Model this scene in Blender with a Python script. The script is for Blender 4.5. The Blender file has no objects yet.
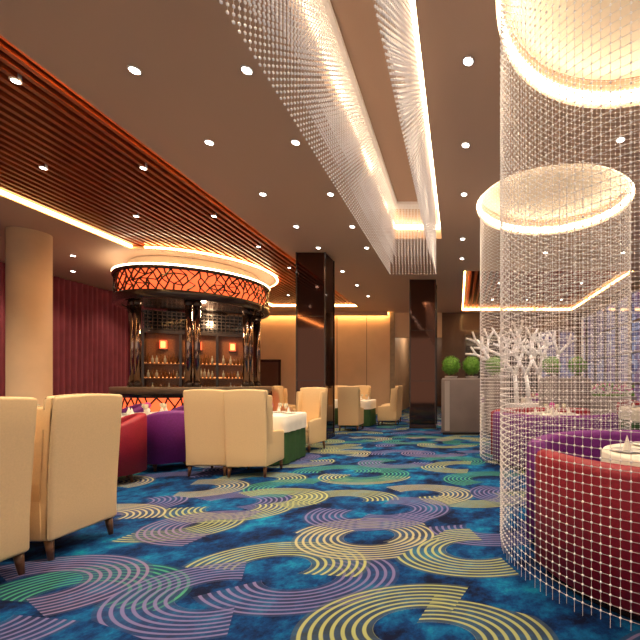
import bpy, bmesh, math, random
from mathutils import Vector, Matrix
random.seed(7)
sc=bpy.context.scene
sc.view_settings.view_transform='Standard'
sc.view_settings.exposure=.1
pi=math.pi
F=385.0; VX=458; VY=383; H=1.25; CH=4.1

# ---------------------------------------------------------------- materials
def mat(name,col,rough=.5,metal=0,emit=None,es=0,spec=.5,bump=0,bscale=20,var=0,coat=0):
    m=bpy.data.materials.new(name); m.use_nodes=True
    nt=m.node_tree; b=nt.nodes['Principled BSDF']
    b.inputs['Base Color'].default_value=(*col,1)
    b.inputs['Roughness'].default_value=rough
    b.inputs['Metallic'].default_value=metal
    b.inputs['Specular IOR Level'].default_value=spec
    b.inputs['Coat Weight'].default_value=coat
    if emit:
        b.inputs['Emission Color'].default_value=(*emit,1)
        b.inputs['Emission Strength'].default_value=es
    if bump or var:
        tc=nt.nodes.new('ShaderNodeTexCoord'); n=nt.nodes.new('ShaderNodeTexNoise')
        n.inputs['Scale'].default_value=bscale; n.inputs['Detail'].default_value=4
        nt.links.new(tc.outputs['Object'],n.inputs['Vector'])
        if bump:
            bp=nt.nodes.new('ShaderNodeBump'); bp.inputs['Strength'].default_value=bump
            bp.inputs['Distance'].default_value=.01
            nt.links.new(n.outputs['Fac'],bp.inputs['Height']); nt.links.new(bp.outputs['Normal'],b.inputs['Normal'])
        if var:
            r=nt.nodes.new('ShaderNodeValToRGB')
            r.color_ramp.elements[0].position=.3; r.color_ramp.elements[1].position=.7
            r.color_ramp.elements[0].color=(*[c*(1-var) for c in col],1)
            r.color_ramp.elements[1].color=(*[min(1,c*(1+var)) for c in col],1)
            nt.links.new(n.outputs['Fac'],r.inputs['Fac']); nt.links.new(r.outputs['Color'],b.inputs['Base Color'])
    return m
def wood(name,c1,c2,rough=.35,axis=(12,1,12)):
    m=mat(name,c1,rough,coat=.2); nt=m.node_tree; b=nt.nodes['Principled BSDF']
    tc=nt.nodes.new('ShaderNodeTexCoord'); mp=nt.nodes.new('ShaderNodeMapping'); mp.inputs['Scale'].default_value=axis
    n=nt.nodes.new('ShaderNodeTexNoise'); n.inputs['Scale'].default_value=3; n.inputs['Detail'].default_value=6
    r=nt.nodes.new('ShaderNodeValToRGB'); r.color_ramp.elements[0].color=(*c1,1); r.color_ramp.elements[1].color=(*c2,1)
    r.color_ramp.elements[0].position=.35; r.color_ramp.elements[1].position=.65
    nt.links.new(tc.outputs['Object'],mp.inputs['Vector']); nt.links.new(mp.outputs['Vector'],n.inputs['Vector'])
    nt.links.new(n.outputs['Fac'],r.inputs['Fac']); nt.links.new(r.outputs['Color'],b.inputs['Base Color'])
    return m
M={}
M['ceil']=mat('ceiling_paint',(.60,.40,.28),.6,bump=.03,bscale=60)
M['recess']=mat('recess_paint',(.80,.66,.52),.6)
M['cream_wall']=mat('wall_cream',(.62,.46,.32),.6,var=.05,bscale=2)
M['column']=mat('column_cream',(.82,.64,.45),.55,var=.04,bscale=3)
M['dark']=mat('dark_panel',(.035,.02,.015),.25,coat=.4)
M['mirror']=mat('dark_mirror',(.11,.055,.04),.06,metal=1)
M['chrome']=mat('smoked_chrome',(.34,.25,.21),.12,metal=1)
M['curtain']=mat('purple_drape',(.26,.05,.075),.75,var=.15,bscale=3)
M['slat']=wood('red_slat_wood',(.27,.045,.010),(.42,.085,.02))
M['slatback']=mat('slat_backing',(.05,.010,.005),.6)
M['legwood']=wood('leg_wood',(.10,.04,.02),(.16,.07,.03))
M['panelwood']=wood('bar_wood',(.28,.10,.03),(.42,.17,.05))
M['cream']=mat('cream_upholstery',(.82,.60,.34),.5,bump=.06,bscale=90,var=.04)
M['purple']=mat('purple_velvet',(.17,.015,.22),.6,bump=.1,bscale=60,var=.15)
M['red']=mat('red_velvet',(.32,.008,.030),.55,bump=.1,bscale=60,var=.15)
M['cloth']=mat('white_tablecloth',(.85,.83,.78),.7)
M['skirt']=mat('green_tablecloth',(.03,.10,.03),.7,var=.1)
M['china']=mat('white_china',(.9,.9,.88),.15)
M['warm']=mat('cove_strip',(1,.8,.5),.5,emit=(1,.54,.17),es=22)
M['warmw']=mat('cove_strip_white',(1,.9,.7),.5,emit=(1,.80,.50),es=10)
M['ringw']=mat('ring_strip_white',(1,.9,.7),.5,emit=(1,.86,.60),es=13)
M['amber']=mat('amber_panel',(.7,.10,.04),.4,emit=(1,.14,.04),es=1.5)
M['amberw']=mat('lantern_glow',(.9,.4,.1),.4,emit=(1,.42,.12),es=2.2)
M['lamp']=mat('lamp_lens',(1,1,1),.5,emit=(1,.95,.85),es=18)
M['bead']=mat('crystal_bead',(.92,.88,.88),.12,spec=.8,emit=(1,.9,.88),es=.10)  # faint glow put into the bead material; the crystals are no light source
M['thread']=mat('thread',(.75,.7,.7),.4)
M['leaf']=mat('boxwood_leaf',(.13,.32,.03),.6,var=.5,bscale=30)
M['planter']=mat('planter_grey',(.20,.155,.15),.35,var=.08,bscale=3)
M['planter2']=mat('planter_light',(.36,.31,.30),.35)
M['white']=mat('white_lacquer',(.95,.92,.93),.3)
M['frame']=mat('window_frame',(.10,.07,.06),.4)
M['black']=mat('black_stone',(.02,.017,.015),.12,coat=.5)
M['stone']=mat('beige_stone',(.26,.20,.14),.3,var=.15,bscale=6)
M['bottle']=mat('bottle_glass',(.25,.10,.03),.1,coat=.5)
M['bottle2']=mat('bottle_clear',(.7,.65,.5),.1)
M['flower']=mat('magenta_flowers',(.6,.06,.35),.6)
M['light_wood']=wood('door_wood',(.08,.035,.022),(.12,.06,.032))
M['rim']=mat('lamp_rim',(.8,.75,.7),.3)
def nightglass():
    m=mat('night_glass',(.03,.035,.055),.05); nt=m.node_tree; N=nt.nodes; L=nt.links; b=N['Principled BSDF']
    tc=N.new('ShaderNodeTexCoord'); s=N.new('ShaderNodeSeparateXYZ'); L.new(tc.outputs['Object'],s.inputs[0])
    a=N.new('ShaderNodeMath'); a.operation='ADD'; L.new(s.outputs[0],a.inputs[0]); L.new(s.outputs[1],a.inputs[1])
    c=N.new('ShaderNodeCombineXYZ'); L.new(a.outputs[0],c.inputs[0]); L.new(s.outputs[2],c.inputs[1])
    br=N.new('ShaderNodeTexBrick'); br.inputs['Scale'].default_value=4; br.offset=0
    br.inputs['Color1'].default_value=(.45,.50,.68,1); br.inputs['Color2'].default_value=(.06,.07,.17,1); br.inputs['Mortar'].default_value=(.03,.02,.05,1)
    br.inputs['Mortar Size'].default_value=.04; br.inputs['Brick Width'].default_value=.45; br.inputs['Row Height'].default_value=.55
    L.new(c.outputs[0],br.inputs['Vector'])
    v=N.new('ShaderNodeTexVoronoi'); v.inputs['Scale'].default_value=.8; L.new(c.outputs[0],v.inputs['Vector'])
    se=N.new('ShaderNodeSeparateColor'); L.new(v.outputs['Color'],se.inputs[0])
    pk=N.new('ShaderNodeMix'); pk.data_type='RGBA'; pk.inputs[6].default_value=(.03,.035,.10,1); pk.inputs[7].default_value=(.25,.09,.14,1); L.new(se.outputs[1],pk.inputs[0])
    mx=N.new('ShaderNodeMix'); mx.data_type='RGBA'; L.new(se.outputs[0],mx.inputs[0]); L.new(br.outputs['Color'],mx.inputs[6]); L.new(pk.outputs[2],mx.inputs[7])
    L.new(mx.outputs[2],b.inputs['Emission Color']); b.inputs['Emission Strength'].default_value=.8
    return m
M['glass']=nightglass()

# carpet
def carpet():
    m=bpy.data.materials.new('carpet'); m.use_nodes=True; nt=m.node_tree; N=nt.nodes; L=nt.links
    b=N['Principled BSDF']; b.inputs['Roughness'].default_value=.9; b.inputs['Specular IOR Level'].default_value=.15
    tc=N.new('ShaderNodeTexCoord')
    def math_(op,a,b_=None,c=None):
        n=N.new('ShaderNodeMath'); n.operation=op
        for i,x in enumerate((a,b_,c)):
            if x is None: continue
            if isinstance(x,(int,float)): n.inputs[i].default_value=x
            else: L.new(x,n.inputs[i])
        return n.outputs[0]
    def mix(f,a,b_):
        n=N.new('ShaderNodeMix'); n.data_type='RGBA'
        if isinstance(f,(int,float)): n.inputs[0].default_value=f
        else: L.new(f,n.inputs[0])
        for s,x in ((6,a),(7,b_)):
            if isinstance(x,tuple): n.inputs[s].default_value=(*x,1)
            else: L.new(x,n.inputs[s])
        return n.outputs[2]
    n1=N.new('ShaderNodeTexNoise'); n1.inputs['Scale'].default_value=2.4; n1.inputs['Detail'].default_value=9; n1.inputs['Roughness'].default_value=.74
    L.new(tc.outputs['Object'],n1.inputs['Vector'])
    r=N.new('ShaderNodeValToRGB'); e=r.color_ramp.elements
    e[0].position=.40; e[0].color=(.001,.005,.030,1); e[1].position=.68; e[1].color=(.005,.25,.42,1)
    x=e.new(.49); x.color=(.001,.03,.14,1); x=e.new(.58); x.color=(.002,.10,.28,1)
    L.new(n1.outputs['Fac'],r.inputs['Fac']); col=r.outputs['Color']
    for k in range(3):
        mp=N.new('ShaderNodeMapping'); mp.inputs['Location'].default_value=(k*7.37+.9,k*3.71+.6,0)
        mp.inputs['Scale'].default_value=(.72,1.08,1); mp.inputs['Rotation'].default_value=(0,0,.16*k)
        L.new(tc.outputs['Object'],mp.inputs['Vector'])
        v=N.new('ShaderNodeTexVoronoi'); v.voronoi_dimensions='2D'; v.inputs['Scale'].default_value=1.02; v.inputs['Randomness'].default_value=.4
        L.new(mp.outputs[0],v.inputs['Vector'])
        d=N.new('ShaderNodeVectorMath'); d.operation='SUBTRACT'; L.new(mp.outputs[0],d.inputs[0]); L.new(v.outputs['Position'],d.inputs[1])
        ln=N.new('ShaderNodeVectorMath'); ln.operation='LENGTH'; 
        s=N.new('ShaderNodeSeparateXYZ'); L.new(d.outputs[0],s.inputs[0])
        cx=N.new('ShaderNodeCombineXYZ'); L.new(s.outputs[0],cx.inputs[0]); L.new(s.outputs[1],cx.inputs[1])
        L.new(cx.outputs[0],ln.inputs[0]); dist=ln.outputs['Value']
        c=N.new('ShaderNodeSeparateColor'); L.new(v.outputs['Color'],c.inputs[0])
        th=math_('MULTIPLY',c.outputs[1],6.283)
        dot=math_('ADD',math_('MULTIPLY',s.outputs[0],math_('COSINE',th)),math_('MULTIPLY',s.outputs[1],math_('SINE',th)))
        half=math_('GREATER_THAN',dot,-.08)
        ring=math_('SMOOTH_MIN',math_('MAXIMUM',math_('MULTIPLY',math_('ADD',math_('SINE',math_('MULTIPLY',dist,2*pi*26)),-.15),2.2),0),1.0,.1)
        ring=math_('MAXIMUM',ring,0)
        rad=math_('MULTIPLY',math_('GREATER_THAN',dist,.17),math_('LESS_THAN',dist,.46))
        area=math_('MULTIPLY',rad,half)
        area=math_('MULTIPLY',area,math_('GREATER_THAN',c.outputs[2],(.1,.3,.45)[k]))
        rr=N.new('ShaderNodeValToRGB'); rr.color_ramp.interpolation='CONSTANT'; e=rr.color_ramp.elements
        e[0].position=0; e[0].color=(.38,.42,.17,1); e[1].position=.34; e[1].color=(.17,.15,.36,1)
        q=e.new(.54); q.color=(.06,.30,.20,1); q=e.new(.70); q.color=(.22,.17,.34,1); q=e.new(.80); q.color=(.44,.42,.25,1)
        L.new(c.outputs[0],rr.inputs['Fac'])
        base=mix(math_('MULTIPLY',area,.45),col,(.003,.03,.10))
        base=mix(math_('MULTIPLY',area,.07),base,rr.outputs['Color'])
        col=mix(math_('MULTIPLY',math_('MULTIPLY',area,ring),.78),base,rr.outputs['Color'])
    L.new(col,b.inputs['Base Color'])
    n2=N.new('ShaderNodeTexNoise'); n2.inputs['Scale'].default_value=300
    L.new(tc.outputs['Object'],n2.inputs['Vector'])
    bp=N.new('ShaderNodeBump'); bp.inputs['Strength'].default_value=.2; bp.inputs['Distance'].default_value=.005
    L.new(n2.outputs['Fac'],bp.inputs['Height']); L.new(bp.outputs[0],b.inputs['Normal'])
    return m
M['carpet']=carpet()

# ---------------------------------------------------------------- mesh builder
_ico={}
def icodata(s):
    if s not in _ico:
        bm=bmesh.new(); bmesh.ops.create_icosphere(bm,subdivisions=s,radius=1)
        _ico[s]=([tuple(v.co) for v in bm.verts],[tuple(v.index for v in f.verts) for f in bm.faces]); bm.free()
    return _ico[s]
class MB:
    def __init__(s): s.v=[];s.f=[];s.m=[];s.s=[];s.names=[]
    def mi(s,n):
        if n not in s.names: s.names.append(n)
        return s.names.index(n)
    def raw(s,vs,fs,mt,smooth=False):
        o=len(s.v); k=s.mi(mt); s.v.extend(vs)
        for f in fs: s.f.append(tuple(i+o for i in f)); s.m.append(k); s.s.append(smooth)
    def box(s,x0,x1,y0,y1,z0,z1,mt):
        vs=[(x,y,z) for x in(x0,x1) for y in(y0,y1) for z in(z0,z1)]
        s.raw(vs,[(0,1,3,2),(4,6,7,5),(0,4,5,1),(2,3,7,6),(0,2,6,4),(1,5,7,3)],mt)
    def rbox(s,x0,x1,y0,y1,z0,z1,mt,bev=.03,cuts=3,fn=None):
        bm=bmesh.new(); bmesh.ops.create_cube(bm,size=1)
        if cuts: bmesh.ops.subdivide_edges(bm,edges=bm.edges[:],cuts=cuts,use_grid_fill=True)
        for v in bm.verts: v.co=Vector((x0+(v.co.x+.5)*(x1-x0),y0+(v.co.y+.5)*(y1-y0),z0+(v.co.z+.5)*(z1-z0)))
        es=[e for e in bm.edges if e.calc_face_angle(0)>1]
        bmesh.ops.bevel(bm,geom=es,offset=bev,segments=3,profile=.5,affect='EDGES')
        bm.verts.index_update()
        vs=[tuple(fn(v.co)) if fn else tuple(v.co) for v in bm.verts]
        s.raw(vs,[tuple(v.index for v in f.verts) for f in bm.faces],mt,True); bm.free()
    def lathe(s,prof,c,mt,n=32,smooth=True,caps=True):
        vs=[];fs=[]
        for r,z in prof:
            for i in range(n):
                a=2*pi*i/n; vs.append((c[0]+r*math.cos(a),c[1]+r*math.sin(a),c[2]+z))
        for j in range(len(prof)-1):
            for i in range(n):
                k=(i+1)%n; fs.append((j*n+i,j*n+k,(j+1)*n+k,(j+1)*n+i))
        if caps:
            fs.append(tuple(range(n-1,-1,-1))); fs.append(tuple((len(prof)-1)*n+i for i in range(n)))
        s.raw(vs,fs,mt,smooth)
    def tube(s,p0,p1,r0,r1,mt,n=6):
        p0=Vector(p0);p1=Vector(p1);d=(p1-p0)
        if d.length<1e-5:return
        d.normalize(); u=d.orthogonal().normalized(); w=d.cross(u)
        vs=[tuple(p+(u*math.cos(2*pi*i/n)+w*math.sin(2*pi*i/n))*r) for p,r in((p0,r0),(p1,r1)) for i in range(n)]
        fs=[(i,(i+1)%n,n+(i+1)%n,n+i) for i in range(n)]+[tuple(range(n-1,-1,-1)),tuple(range(n,2*n))]
        s.raw(vs,fs,mt,n>4)
    def arc(s,c,r0,r1,a0,a1,z0,z1,mt,n=32,rnd=.03,top=None,smooth=True):
        vs=[];fs=[]
        for i in range(n+1):
            t=i/n; a=math.radians(a0+(a1-a0)*t); zt=top(t) if top else z1
            pr=[(r0,z0),(r0,zt-rnd),(r0+rnd*.3,zt-rnd*.3),(r0+rnd,zt),(r1-rnd,zt),(r1-rnd*.3,zt-rnd*.3),(r1,zt-rnd),(r1,z0)]
            for r,z in pr: vs.append((c[0]+r*math.cos(a),c[1]+r*math.sin(a),c[2]+z))
        for i in range(n):
            for j in range(8):
                k=(j+1)%8; fs.append((i*8+j,i*8+k,(i+1)*8+k,(i+1)*8+j))
        fs.append(tuple(range(8))); fs.append(tuple(n*8+j for j in range(7,-1,-1)))
        s.raw(vs,fs,mt,smooth)
    def ico(s,c,r,mt,sub=1,sc3=(1,1,1)):
        v,f=icodata(sub); s.raw([(c[0]+x*r*sc3[0],c[1]+y*r*sc3[1],c[2]+z*r*sc3[2]) for x,y,z in v],f,mt,True)
    def obj(s,name,loc=(0,0,0),rot=0,me=None):
        if me is None:
            me=bpy.data.meshes.new(name); me.from_pydata(s.v,[],s.f)
            for n in s.names: me.materials.append(M[n])
            me.polygons.foreach_set('material_index',s.m); me.polygons.foreach_set('use_smooth',s.s); me.update()
            if len(s.v)<60000:
                bm=bmesh.new(); bm.from_mesh(me); bmesh.ops.recalc_face_normals(bm,faces=bm.faces); bm.to_mesh(me); bm.free()
        o=bpy.data.objects.new(name,me); sc.collection.objects.link(o)
        o.location=loc; o.rotation_euler=(0,0,rot); return o
def boxobj(name,x0,x1,y0,y1,z0,z1,mt):
    b=MB(); b.box(x0,x1,y0,y1,z0,z1,mt); return b.obj(name)

# ---------------------------------------------------------------- shell
XL,XR,YB,Y0=-10.8,5.0,15.6,-3.0
boxobj('floor',XL-.2,XR+.2,Y0,21,-.1,0,'carpet')
ceil=boxobj('ceiling',XL-.2,XR+.2,Y0,21,CH,CH+.45,'ceil')
WX0,WX1,WY1=-6.95,-3.75,14.4
R1C=(1.50,2.78); R2C=(1.52,6.22); RR=1.22
SX0,SX1,SY1=-1.27,-.32,7.6
TY0=9.8
def cut(o):
    md=ceil.modifiers.new('c','BOOLEAN'); md.object=o; md.operation='DIFFERENCE'; md.solver='EXACT'
cuts=[]
def cbox(*a):
    o=boxobj('cut',*a,'ceil'); cuts.append(o); cut(o)
cbox(WX0,WX1,Y0-1,WY1,CH-.5,CH+.3)
cbox(SX0,SX1,-1.5,SY1,CH-.5,CH+.3)
cbox(0.15,4.5,TY0,15.2,CH-.5,CH+.3)
for c in (R1C,R2C):
    b=MB(); b.lathe([(RR,CH-.5),(RR,CH+.3)],(c[0],c[1],0),'ceil',96,False); o=b.obj('cut'); cuts.append(o); cut(o)
dg=bpy.context.evaluated_depsgraph_get(); me=bpy.data.meshes.new_from_object(ceil.evaluated_get(dg))
ceil.modifiers.clear(); ceil.data=me
for o in cuts: bpy.data.objects.remove(o)

boxobj('wall_left',XL-.2,XL,Y0,YB,0,CH,'cream_wall')
b=MB(); b.box(XL,-2.55,YB,YB+.2,0,CH,'cream_wall'); b.box(-.65,XR,YB,YB+.2,0,CH,'light_wood'); b.box(-2.55,-.65,YB,YB+.2,3.1,CH,'cream_wall')
for x in(-4.9,-3.7): b.box(x-.015,x+.015,YB-.01,YB,0,CH,'stone')
b.box(-2.75,-2.55,YB-.06,YB,0,CH,'stone')
b.obj('wall_back')
b=MB(); b.box(-2.75,-2.55,YB+.2,20.5,0,CH,'cream_wall'); b.box(-.65,-.45,YB+.2,20.5,0,CH,'light_wood'); b.box(-2.75,-.45,20.5,20.7,0,CH,'light_wood')
b.box(-1.9,-1.2,20.46,20.5,0,2.2,'dark'); b.obj('wall_corridor')
b=MB(); b.box(XR,XR+.2,Y0,YB,0,.35,'frame'); b.box(XR,XR+.2,Y0,YB,3.85,CH,'frame'); b.obj('wall_right')
b=MB(); b.box(XR+.08,XR+.12,Y0,YB,.35,3.85,'glass')
y=Y0
while y<YB:
    b.box(XR,XR+.2,y,y+.08,.35,3.85,'frame'); y+=.95
for z in(1.2,2.1,3.0): b.box(XR+.03,XR+.15,Y0,YB,z,z+.05,'frame')
b.obj('window_1')
b=MB()
for i in range(6):
    x=.3+i*.75
    if i>3: b.box(x,x+.66,YB-.05,YB-.02,.9,3.3,'glass')
    else: b.box(x,x+.66,YB-.04,YB-.001,.5,3.2,'dark')
    b.box(x-.09,x,YB-.08,YB-.001,.0,3.6,'light_wood')
b.obj('window_2')
for x in(-6.28,-8.0):
    b=MB(); b.box(x,x+.75,YB-.03,YB-.005,0,2.1,'light_wood'); b.box(x-.08,x,YB-.06,YB-.001,0,2.2,'dark'); b.box(x+.75,x+.83,YB-.06,YB-.001,0,2.2,'dark'); b.box(x-.08,x+.83,YB-.06,YB-.001,2.1,2.2,'dark')
    b.ico((x+.68,YB-.06,1.0),.03,'chrome'); b.obj('door_1' if x>-7 else 'door_2')
boxobj('baseboard_back',-10.8,-8.2,YB-.02,YB-.001,0,.12,'light_wood')
boxobj('baseboard_left',XL+.001,XL+.02,Y0,4.0,0,.12,'light_wood')
b=MB(); b.box(-9.5,-2.8,YB-.25,YB-.2,CH-.16,CH,'ceil'); b.box(-9.5,-2.8,YB-.19,YB-.14,CH-.1,CH-.02,'warm'); b.obj('trim_1')
b=MB(); vs=[];fs=[]; n=900
for i in range(n+1):
    y=4.0+11.4*i/n; x=XL+.1+.045*math.sin(y*2*pi/.16)+.015*math.sin(y*7)
    vs+= [(x,y,.02),(x,y,CH-.02)]
for i in range(n): fs.append((2*i,2*i+2,2*i+3,2*i+1))
b.raw(vs,fs,'curtain',True); b.obj('wall_drapes')

# ---------------------------------------------------------------- wood slat ceilings
b=MB(); b.box(WX0+.02,WX1-.02,Y0,WY1-.02,CH+.26,CH+.298,'slatback')
x=WX0+.12
while x<WX1-.1:
    b.box(x,x+.055,Y0,WY1-.05,CH+.06,CH+.25,'slat'); x+=.135
b.obj('slatted_wood_ceiling')
BC=(-6.75,10.0)
b=MB(); b.box(.2,4.45,TY0+.05,15.15,CH+.26,CH+.298,'slatback'); x=.3
while x<4.35: b.box(x,x+.07,TY0+.1,15.1,CH+.08,CH+.25,'slat'); x+=.16
b.obj('slatted_wood_ceiling')
DR=1.84
b=MB(); b.lathe([(DR,CH+.001),(DR,CH+.04),(DR-.15,CH+.04),(DR-.15,CH+.25)],(BC[0]+.0,BC[1],0),'ceil',96,False)
b.obj('ceiling_disc')
b=MB()
b.box(WX0+.005,WX0+.045,Y0,BC[1]-DR,CH+.02,CH+.07,'warm'); b.box(WX0+.005,WX0+.045,BC[1]+DR,WY1,CH+.02,CH+.07,'warm')
b.box(WX1-.03,WX1-.005,Y0,WY1,CH+.03,CH+.05,'warm')
b.box(WX0,WX1,WY1-.045,WY1-.005,CH+.02,CH+.07,'warm')
b.arc((BC[0],BC[1],0),DR+.005,DR+.045,-86,86,CH+.005,CH+.04,'warm',64,.005)
b.box(.16,4.49,15.15,15.19,CH+.02,CH+.08,'warm'); b.box(.16,.2,TY0+.05,15.1,CH+.02,CH+.06,'warm'); b.box(4.45,4.49,TY0+.05,15.1,CH+.02,CH+.06,'warm')
b.box(.2,4.45,TY0+.01,TY0+.04,CH+.02,CH+.06,'warm')
b.box(SX0+.01,SX0+.04,-1.4,SY1,CH+.2,CH+.25,'warmw'); b.box(SX1-.04,SX1-.01,-1.4,SY1,CH+.2,CH+.25,'warmw'); b.box(SX0+.05,SX1-.05,SY1-.05,SY1-.01,CH+.18,CH+.26,'warmw')
b.obj('cove_lighting')
b=MB()
for c in (R1C,R2C):
    b.arc((c[0],c[1],0),RR-.03,RR-.005,0,360,CH+.05,CH+.15,'ringw',96,.005)
    b.lathe([(RR-.01,CH+.29),(.01,CH+.291)],(c[0],c[1],0),'recess',64,False,caps=False)
b.obj('ring_cove_lighting')

# ---------------------------------------------------------------- columns
b=MB(); b.lathe([(.34,0),(.34,.12),(.30,.14),(.30,CH-.002)],(0,0,0),'column',48); b.obj('round_column',(-8.12,7.3,0))
def sqcol(x0,x1,y0,y1):
    b=MB(); w=(x1-x0)/2; d=(y1-y0)/2
    b.box(-w,w,-d,d,0,CH-.002,'mirror')
    for sx in(-1,1):
        for sy in(-1,1): b.box(sx*w-.015,sx*w+.015,sy*d-.015,sy*d+.015,0,CH-.002,'dark')
    for z in(1.3,2.7): b.box(-w-.006,w+.006,-d-.006,d+.006,z,z+.012,'dark')
    b.box(-w-.02,w+.02,-d-.02,d+.02,0,.1,'dark')
    b.obj('mirrored_column',((x0+x1)/2,(y0+y1)/2,0))
sqcol(-3.52,-2.9,8.4,9.0)
sqcol(-1.32,-.62,10.6,11.2)

# ---------------------------------------------------------------- bar
def lattice(b,r,z0,z1,a0,a1,rows,cell,rad,mt):
    arcl=math.radians(a1-a0)*r; nc=int(arcl/cell); P={}
    for j in range(rows+1):
        for i in range(nc+1):
            off=.5 if j%2 else 0
            ji=random.uniform(-.32,.32); jz=random.uniform(-.3,.3) if 0<j<rows else 0
            a=math.radians(a0+(a1-a0)*(i+off+ji)/nc); z=z0+(z1-z0)*(j+jz)/rows
            P[i,j]=(r*math.cos(a),r*math.sin(a),z)
    for j in range(rows):
        for i in range(nc):
            k=i+1 if j%2 else i-1
            b.tube(P[i,j],P[i,j+1],rad*random.uniform(.7,1.3),rad,mt,4)
            if random.random()<.75: b.tube(P[i,j],P[min(max(k,0),nc),j+1],rad,rad*random.uniform(.7,1.3),mt,4)
            if 0<j and random.random()<.5: b.tube(P[i,j],P[i+1,j],rad,rad,mt,4)
b=MB()
b.arc((0,0,0),1.28,1.5,-175,110,.0,1.08,'black',64,.01,smooth=False)
b.arc((0,0,0),1.5,1.53,-175,110,.12,.92,'amber',64,.005)
b.arc((0,0,0),1.5,1.57,-175,110,.92,1.02,'black',64,.01)
b.arc((0,0,0),1.5,1.58,-175,110,0,.12,'black',64,.01)
lattice(b,1.55,.12,.92,-175,110,4,.22,.016,'dark')
b.arc((0,0,0),1.15,1.72,-178,113,1.02,1.16,'stone',64,.015)
b.arc((0,0,0),1.55,1.70,-178,113,.98,1.02,'black',64,.005)
b.arc((0,0,0),1.50,1.66,0,360,3.12,3.30,'dark',96,.01)
b.arc((0,0,0),1.57,1.60,0,360,3.30,3.76,'amber',96,.005)
lattice(b,1.63,3.30,3.76,0,360,4,.16,.016,'dark')
b.arc((0,0,0),1.50,1.68,0,360,3.76,3.82,'dark',96,.01)
b.arc((0,0,0),1.62,1.68,0,360,3.82,3.86,'warmw',96,.01)
b.lathe([(1.4,3.3),(1.4,CH-.01)],(0,0,0),'cream_wall',64,caps=False)
b.lathe([(1.55,3.13),(.01,3.14)],(0,0,0),'dark',64,caps=False)
for a in(-165,-112,-60,-8,45,100,148):
    r=math.radians(a)
    for da in(-.055,.055):
        c=(1.42*math.cos(r+da),1.42*math.sin(r+da),0)
        b.lathe([(.07,1.16),(.07,3.12)],c,'chrome',20)
        b.lathe([(.09,1.16),(.09,1.24),(.075,1.26)],c,'dark',20)
        b.lathe([(.075,3.0),(.09,3.02),(.09,3.12)],c,'dark',20)
bar=b.obj('circular_bar',(BC[0],BC[1],0))
b=MB()
b.box(-1.15,1.15,.0,.12,0,3.1,'panelwood')
b.box(-1.15,1.15,-.35,0,0,.95,'dark'); b.box(-1.18,1.18,-.38,0,.95,1.0,'stone')
for x in(-1.17,-.4,.4,1.12): b.box(x,x+.06,-.22,0,1.0,2.55,'dark')
for z in(1.35,1.72):
    b.box(-1.1,1.1,-.2,0,z,z+.03,'panelwood'); b.box(-1.1,1.1,-.03,-.005,z+.035,z+.05,'amberw')
b.box(-1.17,1.18,-.25,0,2.5,2.58,'dark')
for i in range(24):
    b.box(-1.15+i*.098,-1.13+i*.098,-.2,-.18,2.58,3.1,'dark')
for j in range(6): b.box(-1.15,1.15,-.2,-.18,2.6+j*.09,2.62+j*.09,'dark')
b.box(-1.15,1.15,-.02,-.005,2.58,3.1,'black')
for z in(1.0,1.38,1.75):
    x=-1.05
    while x<1.08:
        if abs(x+.37)>.07 and abs(x-.43)>.07:
            h=random.uniform(.18,.27); mt=random.choice(['bottle','bottle2','bottle'])
            b.lathe([(.03,0),(.032,h*.6),(.012,h*.75),(.012,h)],(x,-.1,z),mt,10)
        x+=.085
for x in(-.75,0,.78):
    b.box(x-.07,x+.07,-.10,-.02,2.12,2.34,'amber'); b.box(x-.05,x+.05,-.105,-.1,2.15,2.31,'amberw'); b.box(x-.09,x+.09,-.12,0,2.09,2.12,'dark')
bs=b.obj('back_bar_shelving',(-.15,.25,0),math.radians(28)); bs.parent=bar

# ---------------------------------------------------------------- bead curtains
def beadring(c,z0,z1,r,name,sp,br,th):
    b=MB(); n=int(2*pi*r/sp); rows=int((z1-z0)/sp)
    v,f=icodata(1)
    for i in range(n):
        a=2*pi*i/n; x=r*math.cos(a); y=r*math.sin(a); zb=z0+random.choice([0,0,1])*sp*.5
        for j in range(rows):
            z=z1-(j+.5)*sp
            if z<zb: continue
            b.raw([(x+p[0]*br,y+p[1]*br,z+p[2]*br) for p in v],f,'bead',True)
        b.tube((x,y,zb),(x,y,z1),th,th,'thread',3)
    for j in range(rows):
        z=z1-(j+.5)*sp
        vs=[];fs=[]
        for i in range(n):
            a=2*pi*i/n
            for q in(-th,th): vs.append((r*math.cos(a),r*math.sin(a),z+q))
        for i in range(n):
            k=(i+1)%n; fs.append((2*i,2*k,2*k+1,2*i+1))
        b.raw(vs,fs,'thread')
    return b.obj(name,(c[0],c[1],0))
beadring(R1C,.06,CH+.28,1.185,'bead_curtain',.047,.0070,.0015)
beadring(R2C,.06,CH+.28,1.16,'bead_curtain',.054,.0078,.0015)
b=MB(); v,f=icodata(1)
zt=CH+.24
def strand(x,y,zb):
    z=zt
    while z>zb:
        b.raw([(x+p[0]*.009,y+p[1]*.009,z+p[2]*.011) for p in v],f,'bead',True); z-=.043
    b.tube((x,y,zb),(x,y,zt),.001,.001,'thread',3)
for lay in range(3):
    inn=lay*.05; y=.3
    while y<6.8-inn:
        w=3.17+lay*.14
        strand(-1.2+inn,y,w); strand(-.39-inn,y,w); y+=.055
    x=-1.2+inn
    while x<-.39-inn: strand(x,6.8-inn,3.17+lay*.14); x+=.055
b.box(-1.23,-1.05,.25,6.84,zt,zt+.05,'white'); b.box(-.54,-.36,.25,6.84,zt,zt+.05,'white'); b.box(-1.05,-.54,6.66,6.84,zt,zt+.05,'white')
b.obj('crystal_chandelier')

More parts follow.
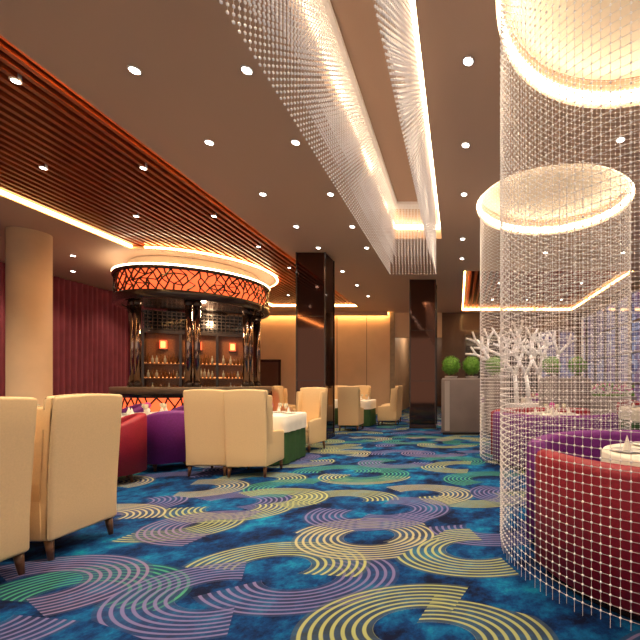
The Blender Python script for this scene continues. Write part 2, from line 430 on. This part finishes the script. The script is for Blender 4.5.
# ---------------------------------------------------------------- furniture
def chair_mesh():
    b=MB(); W=.27
    def rake(co):
        y=co.y-(max(0,co.z-.4))*.06; z=co.z-(co.x**2)*.22*(co.z>1.0)
        return (co.x*(1+.03*(co.z-.4)),y,z)
    b.rbox(-W,W,-.30,-.20,.14,1.17,'cream',.025,4,rake)
    for s in(-1,1):
        b.rbox(min(s*W,s*(W-.055)),max(s*W,s*(W-.055)),-.27,-.08,.40,1.10,'cream',.024,3,rake)
        b.rbox(min(s*W,s*(W-.06)),max(s*W,s*(W-.06)),-.25,.27,.14,.60,'cream',.025,2,lambda c:(c.x,c.y,c.z-max(0,c.y)*.12*(c.z>.4)))
    b.rbox(-W+.05,W-.05,-.22,.28,.16,.36,'cream',.025,1)
    b.rbox(-W+.06,W-.06,-.19,.29,.36,.48,'cream',.04,2)
    for sx in(-1,1):
        for y in(-.25,.23): b.tube((sx*.23,y,.15),(sx*.235,y+(-.02 if y<0 else .01),0),.028,.016,'legwood',8)
    return b
CHM=chair_mesh().obj('dining_chair',(-3.12,2.28,0),pi/2)
def chair(x,y,r): MB().obj('dining_chair',(x,y,0),r,CHM.data)
chair(-3.14,2.95,pi/2)
for x,y,r in [(-2.80,5.36,.03),(-3.38,5.44,.03),(-2.86,7.2,pi-.2),(-2.85,10.3,0.0),(-2.08,11.5,pi/2),(-2.15,12.4,pi/2),(-3.2,12.6,pi),(-3.95,10.4,.1),(-3.95,12.6,pi),(-5.05,11.4,-pi/2)]: chair(x,y,r)
def tub(mt):
    b=MB()
    b.arc((0,0,0),.25,.36,155,385,.12,.85,mt,32,.045,top=lambda t:.62+.24*math.sin(pi*t)**.8)
    b.lathe([(.26,.12),(.27,.14),(.27,.38),(.26,.44),(.2,.47),(.0,.475)],(0,0.02,0),mt,28)
    for a in(45,135,225,315):
        x=.24*math.cos(math.radians(a)); y=.24*math.sin(math.radians(a)); b.tube((x,y,.13),(x*1.1,y*1.1,0),.022,.014,'legwood',8)
    return b
P=tub('purple').obj('tub_armchair',(-4.26,5.7,0),.7); Rm=tub('red').obj('tub_armchair',(-4.38,4.85,0),2.4)
for x,y,r,mt in[(-4.25,6.6,1.9,P),(-5.75,5.5,-.6,P),(-5.3,7.4,2.8,P),(-6.2,4.4,0,Rm),(-7.4,5.1,-.5,P),(-7.1,7.0,2.9,Rm),(-6.2,7.1,2.5,P),(-8.9,8.5,0,P),(-9.6,9.6,-1,Rm),(-9.0,11,3,P)]:
    MB().obj('tub_armchair',(x,y,0),r,mt.data)
def table_mesh(w=.45,rd=False):
    b=MB()
    def ring(w0,z,wave,e):
        out=[]
        for i in range(64):
            a=2*pi*i/64; c,s_=math.cos(a),math.sin(a); k=(abs(c)**e+abs(s_)**e)**(-1/e)
            r=w0*k+wave*math.sin(a*16); out.append((r*c,r*s_,z))
        return out
    e=2 if rd else 8
    def skin(rs,mt):
        vs=[p for r in rs for p in r]; fs=[]
        for j in range(len(rs)-1):
            for i in range(64): fs.append((j*64+i,j*64+(i+1)%64,(j+1)*64+(i+1)%64,(j+1)*64+i))
        fs.append(tuple((len(rs)-1)*64+i for i in range(64))); b.raw(vs,fs,mt,True)
    skin([ring(w+.005,.02,.02,e),ring(w,.4,.012,e),ring(w-.01,.73,0,e)],'skirt')
    skin([ring(w+.015,.50,.012,e),ring(w+.012,.6,.006,e),ring(w+.008,.735,0,e),ring(w-.005,.75,0,e)],'cloth')
    for a in(0,90,180,270):
        x=(w-.15)*math.cos(math.radians(a)); y=(w-.15)*math.sin(math.radians(a))
        b.lathe([(.06,0),(.11,.012),(.11,.016),(.0,.006)],(x,y,.752),'china',20)
        b.lathe([(.03,0),(.004,.006),(.004,.08),(.03,.11),(.032,.16)],(x*.55+.06,y*.55+.06,.752),'bottle2',12)
        b.lathe([(.035,0),(.0,.11)],(x,y,.765),'cloth',8,caps=False)
    b.lathe([(.03,0),(.04,.06),(.025,.1)],(0,0,.752),'china',16)
    b.ico((0,0,.89),.05,'flower',2)
    return b
T=table_mesh().obj('dining_table',(-4.04,2.7,0))
for x,y in[(-3.05,6.25),(-5.0,6.2),(-6.75,5.9),(-2.95,11.4),(-4.1,11.5)]: MB().obj('dining_table',(x,y,0),0,T.data)
RT=table_mesh(.42,True).obj('round_dining_table',(R1C[0],R1C[1]+.02,0))
MB().obj('round_dining_table',(R2C[0],R2C[1],0),0,RT.data)
def banq(mt,c,a0,a1):
    b=MB()
    b.arc((0,0,0),.84,.99,a0,a1,.06,.80,mt,48,.05)
    b.arc((0,0,0),.50,.85,a0+3,a1-3,.08,.36,mt,48,.02)
    b.arc((0,0,0),.50,.84,a0+4,a1-4,.36,.47,mt,48,.04)
    for k in range(9):
        a=math.radians(a0+(a1-a0)*(k+.5)/9); b.ico((.835*math.cos(a),.835*math.sin(a),.66),.014,mt,1)
    b.arc((0,0,0),.6,.94,a0+5,a1-5,0,.07,'dark',32,.005)
    b.obj('curved_banquette',(c[0],c[1],0))
banq('red',R1C,190,335); banq('purple',R1C,35,170)
banq('purple',R2C,190,335); banq('red',R2C,35,170)

def topiary(b,x,y,z,r):
    b.tube((x,y,z-.1),(x,y,z+.1),.02,.02,'legwood',8)
    b.ico((x,y,z+.05+r),r*.9,'leaf',3)
    for i in range(520):
        d=Vector((random.gauss(0,1),random.gauss(0,1),random.gauss(0,1))).normalized()
        p=Vector((x,y,z+.05+r))+d*r*random.uniform(.88,1.02); u=d.orthogonal().normalized(); w=d.cross(u); a=random.uniform(0,6.28)
        u,w=u*math.cos(a)+w*math.sin(a),w*math.cos(a)-u*math.sin(a); s=.03
        tip=p+d*s*.8+u*s
        b.raw([tuple(p-w*s*.5),tuple(p+w*s*.5),tuple(tip)],[(0,1,2)],'leaf')
def planter(x0,x1,ys,xs):
    b=MB(); b.rbox(x0,x1,ys,ys+.5,.06,1.34,'planter',.012,0); b.box(x0+.03,x1-.03,ys+.03,ys+.47,0,.06,'dark')
    b.box(x0+.02,x1-.02,ys+.02,ys+.48,1.34,1.37,'planter2')
    b.box(x0+.08,x0+.2,ys-.008,ys,.1,1.3,'planter2')
    for x in xs: b.lathe([(.13,0),(.16,.06)],(x,ys+.25,1.36),'planter2',20); topiary(b,x,ys+.25,1.40,.23)
    b.obj('topiary_planter')
planter(-.4,.56,9.25,[-.17,.34]); planter(.66,1.15,9.25,[.9]); planter(2.05,3.2,9.25,[2.3,2.95])
b=MB()
def branch(p,d,l,r,dep):
    q=p+d*l; b.tube(p,q,r,r*.8,'white',8)
    if dep==0: return
    for s in(-1,1):
        a=s*random.uniform(.25,.55); nd=Vector((d.x*math.cos(a)-d.z*math.sin(a),d.y+random.uniform(-.08,.08),d.x*math.sin(a)+d.z*math.cos(a))).normalized()
        nd.z=abs(nd.z); nd.y*=.5; branch(q,nd.normalized(),l*random.uniform(.62,.82),r*.8,dep-1)
for x in(.85,1.2,1.55,1.9,2.25,2.6):
    branch(Vector((x,10.15,.7)),Vector((random.uniform(-.15,.15),0,1)).normalized(),.76,.064,3)
b.rbox(.6,2.85,9.98,10.32,0,.72,'white',.02,0)
b.obj('white_branch_screen')
for x,y in[(2.5,12.2),(4.1,11.9),(1.2,13.7),(3.7,14.2),(3.9,7.9),(4.1,5.0)]:
    MB().obj('dining_table',(x,y,0),.0,T.data)
    MB().obj('tub_armchair',(x-.1,y-.88,0),.1,P.data); 
    if y<14: MB().obj('tub_armchair',(x+.1,y+.88,0),pi,Rm.data)
b=MB(); b.rbox(3.35,4.6,9.9,10.1,0,.9,'planter2',.01,0)
for i in range(120):
    b.ico((random.uniform(3.4,4.55),10+random.uniform(-.08,.08),.95+random.uniform(0,.25)),random.uniform(.03,.055),random.choice(['flower','flower','leaf','white']),1)
b.box(3.4,4.55,9.92,10.08,.88,.98,'leaf')
b.obj('flower_trough')

# ---------------------------------------------------------------- downlights
pts=[]
for y in(1.3,2.4,3.5,4.55,5.8,7.0,8.1,9.8,11.2,12.6):
    pts.append((-2.94,y)); 
    if y<9: pts.append((-1.92,y))
for y in(1.2,2.3,3.4,4.6,5.8,7.6,8.8): pts.append((.09,y))
for y in(4.5,8.4): pts+= [(1.9,y),(3.6,y)]
for y in(12.4,14.0): pts.append((-1.5,y))
for y in(3.4,5.2,8.6,9.8,11.4,13.0): pts+= [(-8.1 if y<7 else -8.6,y),(-9.8,y)]
b=MB()
for x,y in pts:
    b.lathe([(.052,-.010),(.052,0)],(x,y,CH),'rim',20); b.lathe([(.040,-.014),(.040,-.009)],(x,y,CH),'lamp',20)
wp=[]
for y in(2.2,3.7,5.2,6.7,8.2,9.7,11.2,12.7): wp+= [(-4.25,y)]+([(-5.6,y)] if y<7.6 or y>12.5 else [])
for x in(1.2,2.4,3.6):
    for y in(11.2,13.4): wp.append((x,y))
for x,y in wp:
    b.lathe([(.045,0),(.045,.07)],(x,y,CH+.05),'rim',20); b.lathe([(.032,-.004),(.032,.0)],(x,y,CH+.05),'lamp',20)
b.obj('recessed_downlights')
def spot(x,y,z,e,ang=110,col=(1,.77,.50)):
    l=bpy.data.lights.new('downlight','SPOT'); l.energy=e; l.color=col; l.spot_size=math.radians(ang); l.spot_blend=.7; l.shadow_soft_size=.05
    o=bpy.data.objects.new('downlight',l); o.location=(x,y,z); sc.collection.objects.link(o); return o
for x,y in pts[::1]: spot(x,y,CH-.03,85)
for x,y in wp: spot(x,y,CH+.03,70)
# extra spots without fixtures, added to brighten the branch screen
for x in(1.1,2.3):
    o=spot(x,8.4,CH-.03,150,40,(1,.92,.86)); o.name='added_branch_spot'
    o.rotation_euler=(Vector((x,10.15,1.9))-Vector((x,8.4,CH-.03))).to_track_quat('-Z','Y').to_euler()
def pt(name,x,y,z,e,col=(1,.75,.5),r=.1):
    l=bpy.data.lights.new(name,'POINT'); l.energy=e; l.color=col; l.shadow_soft_size=r
    o=bpy.data.objects.new(name,l); o.location=(x,y,z); sc.collection.objects.link(o)
pt('bar_lamp',BC[0]+.55,BC[1]-.7,2.95,50,(1,.62,.34))
pt('corridor_lamp',-1.6,18,3.6,60)
for c in(R1C,R2C): spot(c[0],c[1],CH+.2,110,120)

w=bpy.data.worlds.new('world'); sc.world=w; w.use_nodes=True
w.node_tree.nodes['Background'].inputs[0].default_value=(1,.76,.60,1); w.node_tree.nodes['Background'].inputs[1].default_value=.75

cam=bpy.data.cameras.new('camera'); cam.sensor_width=36; cam.lens=F/640*36; cam.shift_x=-(VX-320)/640; cam.shift_y=(VY-320)/640
cam.clip_start=.05
o=bpy.data.objects.new('camera',cam); o.location=(0,0,H); o.rotation_euler=(pi/2,0,0); sc.collection.objects.link(o); sc.camera=o
